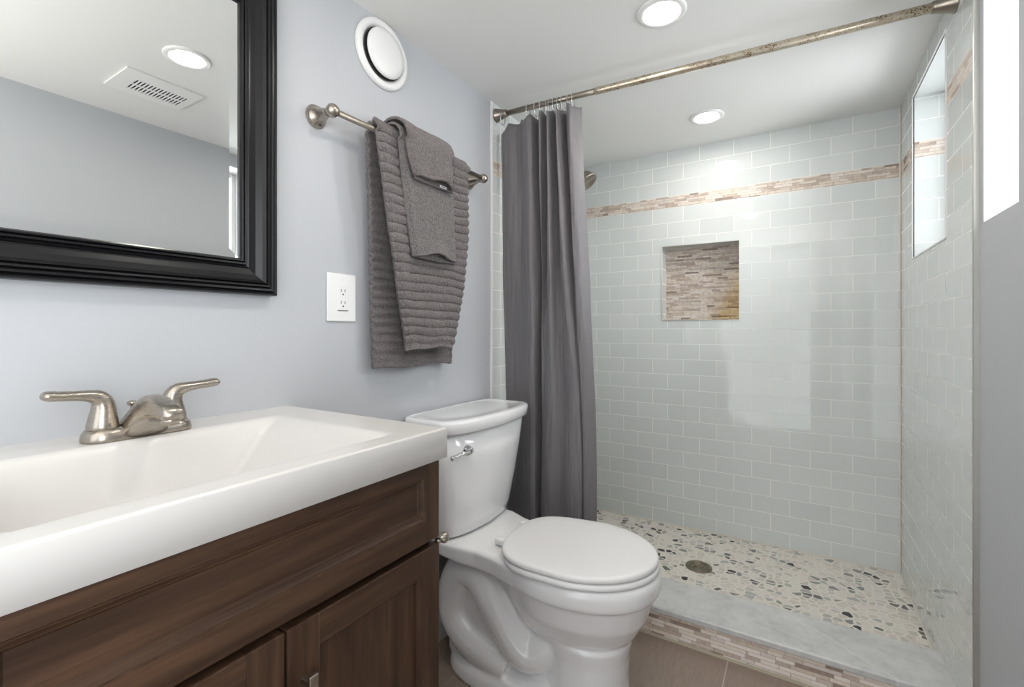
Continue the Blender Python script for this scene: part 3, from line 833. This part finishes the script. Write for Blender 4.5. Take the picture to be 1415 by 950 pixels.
for i in range(nz+1):
    t = i/nz; row = []
    k = sstep(t/0.72)*0.6+0.4*min(1, t/0.8)
    for j in range(len(T_)):
        a, b = T_[j], B_[j]
        p = a.lerp(b, k)
        dx = 0.006*noise.noise(Vector((j*0.06, t*3.0, 3.3)))
        dy = 0.012*noise.noise(Vector((j*0.05, t*4.0, 7.7)))*(0.3+t)+0.003*noise.noise(Vector((j*0.25, t*14, 1.7)))
        sag = 0.016*(1-t)**6*abs(math.sin(j/len(T_)*PI*11))
        first = 0.030*math.exp(-((j/len(T_))/0.08)**2)*(1-t)**3
        row.append(bm.verts.new((max(p.x+dx, 0.012), min(p.y+dy, 1.70), CZ1-(CZ1-CZ0)*t-sag-first)))
    G.append(row)
for i in range(nz):
    for j in range(len(T_)-1): bm.faces.new((G[i][j], G[i+1][j], G[i+1][j+1], G[i][j+1]))
bmesh.ops.recalc_face_normals(bm, faces=bm.faces)
sc = link('shower_curtain', bm, 'curtain', None, True)
mod(sc, 'SOLIDIFY', thickness=0.0016, offset=0)
tag(sc, 'dark grey fabric shower curtain bunched to the left behind the toilet', 'curtain')

ring_x = [0.036, 0.150, 0.188, 0.210, 0.233, 0.247, 0.263, 0.280, 0.300, 0.322, 0.338]
def ring_bm():
    bm = bmesh.new()
    pts = []
    for k in range(28):
        a = 2*PI*k/28
        pts.append((0, 0.0175*math.cos(a), (0.0205 if math.sin(a) > 0 else 0.036)*math.sin(a)))
    tube(bm, pts, 0.0018, 8, closed=True)
    return bm
ring0 = link('curtain_ring', ring_bm(), 'chrome', None, True)
def ring_label(i):
    if i == 0: return 'metal curtain ring hanging alone at the far left beside the wall flange'
    if i == 1: return 'metal curtain ring second from the left along the rod, apart from the cluster'
    if i == len(ring_x)-1: return 'metal curtain ring at the right end of the bunched cluster'
    return 'thin metal curtain ring inside the bunched cluster on the rod'
for i, x in enumerate(ring_x):
    o = ring0 if i == 0 else ring0.copy()
    if i: col.objects.link(o)
    p = RA+rd*((x-RA.x)/rd.x)
    o.location = (p.x, p.y, p.z-0.0085)
    o.rotation_euler = (0, 0, 0.15*math.sin(i*2.1)-0.05)
    tag(o, ring_label(i), 'curtain ring', 'metal rings on the shower rod')

# ------------------------------------------------------------ shower head and drain
sh = root('shower_head', (0.0, 2.06, 1.85), 'brushed nickel bell shaped shower head showing past the curtain edge', 'shower head')
bm = bmesh.new(); lathe(bm, (0.004, 2.06, 1.86), (1, 0, 0), [(0, 0.030), (0.004, 0.030), (0.010, 0.020), (0.014, 0.012)], 28)
link('wall_flange', bm, 'nickel', sh, True)
bm = bmesh.new(); tube(bm, catmull([(0.008, 2.06, 1.86), (0.06, 2.06, 1.862), (0.11, 2.06, 1.850), (0.165, 2.06, 1.818)], 6), 0.0085, 14)
link('arm', bm, 'nickel', sh, True)
bm = bmesh.new()
lathe(bm, (0.168, 2.06, 1.820), (0.66, 0, -0.75), [(0, 0.012), (0.010, 0.014), (0.016, 0.012), (0.020, 0.019), (0.028, 0.029), (0.042, 0.038), (0.062, 0.044), (0.068, 0.049), (0.074, 0.050), (0.078, 0.048), (0.078, 0.042), (0.075, 0.040)], 36)
link('bell', bm, 'nickel_d', sh, True)

dr = root('shower_drain', (0.699, 2.105, PAN), 'round dark metal drain grate set in the pebble shower floor', 'drain')
bm = bmesh.new(); lathe(bm, (0.699, 2.105, PAN), (0, 0, 1), [(0, 0.053), (0.003, 0.053), (0.004, 0.0515), (0.004, 0.045), (0.003, 0.0445)], 40)
link('drain_rim', bm, 'drain', dr, True)
bm = bmesh.new()
for rr in (0.010, 0.021, 0.032, 0.0415):
    pts = [(0.699+rr*math.cos(2*PI*k/36), 2.105+rr*math.sin(2*PI*k/36), PAN+0.003) for k in range(36)]
    tube(bm, pts, 0.0026, 6, closed=True)
for k in range(14):
    a = 2*PI*k/14
    tube(bm, [(0.699+0.008*math.cos(a), 2.105+0.008*math.sin(a), PAN+0.003), (0.699+0.044*math.cos(a+0.3), 2.105+0.044*math.sin(a+0.3), PAN+0.003)], 0.002, 6)
link('grate', bm, 'drain', dr, True)
bm = bmesh.new(); lathe(bm, (0.699, 2.105, PAN+0.0002), (0, 0, 1), [(0, 0.044), (0.0006, 0.044)], 32)
link('dark_sump', bm, 'dark', dr)

# ------------------------------------------------------------ toilet
TY = 1.295      # tank axis
to = root('toilet', (0.35, TY, 0), 'white two piece toilet with closed lid between the vanity and the shower curtain', 'toilet')
def dshape(xb, depth, hw, bow, z, n=80, pw=7.0):
    # rounded D outline: flat back at xb, bowed front
    pts = []
    for k in range(n):
        a = 2*PI*k/n; c, s = math.cos(a), math.sin(a)
        cc = math.copysign(abs(c)**(2/pw), c); ss = math.copysign(abs(s)**(2/pw), s)
        u = (cc+1)/2; v = ss
        pts.append((xb+u*(depth-bow*v*v*1.0), TY+v*hw, z))
    return pts
# tank
bm = bmesh.new()
loft(bm, [dshape(0.016, d, w, b, z) for d, w, b, z in ((0.130, .150, .030, .418), (0.155, .172, .032, .421), (0.166, .183, .034, .430), (0.172, .188, .034, .46), (0.186, .205, .034, .56), (0.198, .220, .034, .66), (0.206, .230, .034, .757), (0.19, .215, .03, .758))])
bmesh.ops.recalc_face_normals(bm, faces=bm.faces)
link('tank', bm, 'china', to, True)
bm = bmesh.new()
loft(bm, [dshape(0.010, d, w, b, z) for d, w, b, z in ((0.205, .222, .038, .7585), (0.226, .243, .040, .7590), (0.230, .247, .040, .763), (0.232, .249, .040, .790), (0.229, .246, .040, .7965), (0.222, .239, .040, .799),
                                                     (0.204, .224, .038, .799), (0.196, .216, .036, .7965), (0.15, .16, .03, .797), (0.05, .05, .0, .797))])
bmesh.ops.recalc_face_normals(bm, faces=bm.faces)
link('tank_lid', bm, 'china', to, True)
# flush lever
bm = bmesh.new()
lathe(bm, (0.196, TY-0.150, 0.703), (1, -0.12, 0), [(0, 0.016), (0.006, 0.0165), (0.010, 0.014), (0.016, 0.0125), (0.022, 0.0105), (0.026, 0.005), (0.027, 0.001)], 28)
tube(bm, catmull([(0.214, TY-0.152, 0.704), (0.224, TY-0.175, 0.704), (0.223, TY-0.205, 0.703), (0.220, TY-0.232, 0.701), (0.217, TY-0.248, 0.700)], 5),
     [0.0085]*6+[0.0080]*5+[0.0075]*6+[0.007]*3+[0.003], 14)
link('flush_handle', bm, 'chrome', to, True)

TY = 1.282      # bowl axis
def egg(u0, u1, hw, z, n=64, wide=0.5, pw=2.15):
    # egg outline from back u0 to front u1; widest point at fraction wide
    pts = []; um = u0+(u1-u0)*wide
    for k in range(n):
        a = 2*PI*k/n; c, s = math.cos(a), math.sin(a)
        cc = math.copysign(abs(c)**(2/pw), c); ss = math.copysign(abs(s)**(2/pw), s)
        pts.append((um+cc*((u1-um) if c > 0 else (um-u0)), TY+ss*hw, z))
    return pts
# bowl body: rim band, bowl, pedestal column, deck, trapway, foot: joined and fused by a remesh
bm = bmesh.new()
# bowl and rim
loft(bm, [egg(a, b, w, z, wide=f) for a, b, w, z, f in ((.36, .60, .060, .150, .5), (.335, .640, .095, .180, .5), (.31, .680, .130, .225, .5), (.29, .708, .157, .275, .5), (.28, .722, .170, .325, .5),
     (.278, .7245, .1725, .340, .5), (.268, .738, .186, .347, .5), (.264, .742, .190, .358, .5), (.264, .743, .191, .385, .5), (.268, .740, .187, .398, .5), (.275, .733, .18, .404, .5))])
# pedestal column
loft(bm, [egg(a, b, w, z, wide=.52) for a, b, w, z in ((.385, .668, .128, 0.0, ), (.392, .662, .120, .012), (.405, .655, .113, .04), (.415, .652, .110, .09), (.415, .655, .110, .15), (.40, .665, .118, .20))])
# deck under the tank and behind the seat
def deck(u, w, z0, z1): return [(u, TY-w, z0+0.008), (u, TY-w+0.006, z0), (u, TY+w-0.006, z0), (u, TY+w, z0+0.008), (u, TY+w, z1-0.008), (u, TY+w-0.012, z1), (u, TY-w+0.012, z1), (u, TY-w, z1-0.008)]
loft(bm, [deck(u, w, z0, z1) for u, w, z0, z1 in ((.030, .118, .385, .417), (.06, .150, .380, .418), (.12, .172, .372, .419), (.18, .168, .362, .418), (.24, .150, .352, .412), (.30, .148, .345, .405), (.37, .165, .345, .400), (.42, .170, .345, .398))])
# web between deck and foot
loft(bm, [[(u, TY-w, a), (u, TY+w, a), (u, TY+w, b), (u, TY-w, b)] for u, w, a, b in ((.085, .085, .03, .27), (.12, .100, .03, .33), (.25, .103, .03, .36), (.36, .095, .03, .36), (.45, .08, .03, .36))])
# foot
def foot(z, g):
    pts = []
    for k in range(48):
        a = 2*PI*k/48; c, s = math.cos(a), math.sin(a)
        cc = math.copysign(abs(c)**(2/3.0), c); ss = math.copysign(abs(s)**(2/3.0), s)
        pts.append((.340+cc*(.262-g), TY+ss*(.160-g-0.035*sstep((c+0.3)/0.9)), z))
    return pts
loft(bm, [foot(0.0, 0), foot(.012, 0.001), foot(.030, .005), foot(.045, .015), foot(.056, .035), foot(.060, .060)])
# exposed trapway, on both sides
for s in (-1, 1):
    oy = TY+s*0.072
    pth = catmull([(.50, oy-s*.05, .235), (.445, oy-s*.022, .165), (.39, oy+s*.004, .118), (.33, oy+s*.012, .160), (.275, oy+s*.012, .235), (.215, oy+s*.010, .305), (.150, oy+s*.008, .305), (.113, oy+s*.006, .235), (.115, oy+s*.006, .160), (.165, oy+s*.012, .105), (.245, oy+s*.018, .080), (.32, oy+s*.012, .060)], 5)
    m = len(pth)
    rad = [0.052+0.007*math.sin(PI*i/m) for i in range(m)]
    tube(bm, pth, rad, 18)
# bolt cap bosses
for s in (-1, 1):
    lathe(bm, (.31, TY+s*.118, .018), (0, 0, 1), [(0, .016), (.03, .0145), (.038, .010), (.040, .002)], 20)
bmesh.ops.recalc_face_normals(bm, faces=bm.faces)
bowl = link('bowl', bm, 'china', to, True)
mod(bowl, 'REMESH', mode='VOXEL', voxel_size=0.0036, use_smooth_shade=True)
mod(bowl, 'SMOOTH', factor=0.5, iterations=16)
# seat and lid
def seatring(g, z, u0=.300, w=.190, u1=.7385):
    pts = seat_outline(g, z, u0, w, u1)
    # the seat sits turned a few degrees on its hinges
    a = math.radians(6); c, s = math.cos(a), math.sin(a); ox, oy = .53, TY
    return [(ox+(x-ox)*c-(y-oy)*s, oy+(x-ox)*s+(y-oy)*c-0.004, zz) for x, y, zz in pts]
def seat_outline(g, z, u0, w, u1):
    pts = []; um = .515
    for k in range(80):
        a = 2*PI*k/80; c, s = math.cos(a), math.sin(a)
        if c > 0: pts.append((um+(u1-um-g)*c, TY+(w-g)*s, z))
        else:
            pw = 6.0
            cc = -abs(c)**(2/pw); ss = math.copysign(abs(s)**(2/2.5), s)
            taper = 1-0.19*(abs(cc))**2.0
            pts.append((um+(um-u0-g)*cc, TY+(w-g)*ss*taper, z))
    return pts
bm = bmesh.new(); loft(bm, [seatring(g, z) for g, z in ((.006, .4055), (.001, .4075), (0, .411), (.001, .4185), (.006, .4215))])
bmesh.ops.recalc_face_normals(bm, faces=bm.faces); link('seat', bm, 'seat', to, True)
bm = bmesh.new(); loft(bm, [seatring(g, z, u0=.290) for g, z in ((.010, .4235), (.005, .4245), (.003, .428), (.0035, .4345), (.007, .4385), (.014, .4405), (.05, .4425), (.12, .4435), (.17, .4437))])
bmesh.ops.recalc_face_normals(bm, faces=bm.faces); link('seat_lid', bm, 'seat', to, True)
for s in (-1, 1):
    bm = bmesh.new(); box(bm, .268, .300, TY+s*.075-.014, TY+s*.075+.014, .412, .430, .004, 2)
    link('hinge', bm, 'seat', to, True)
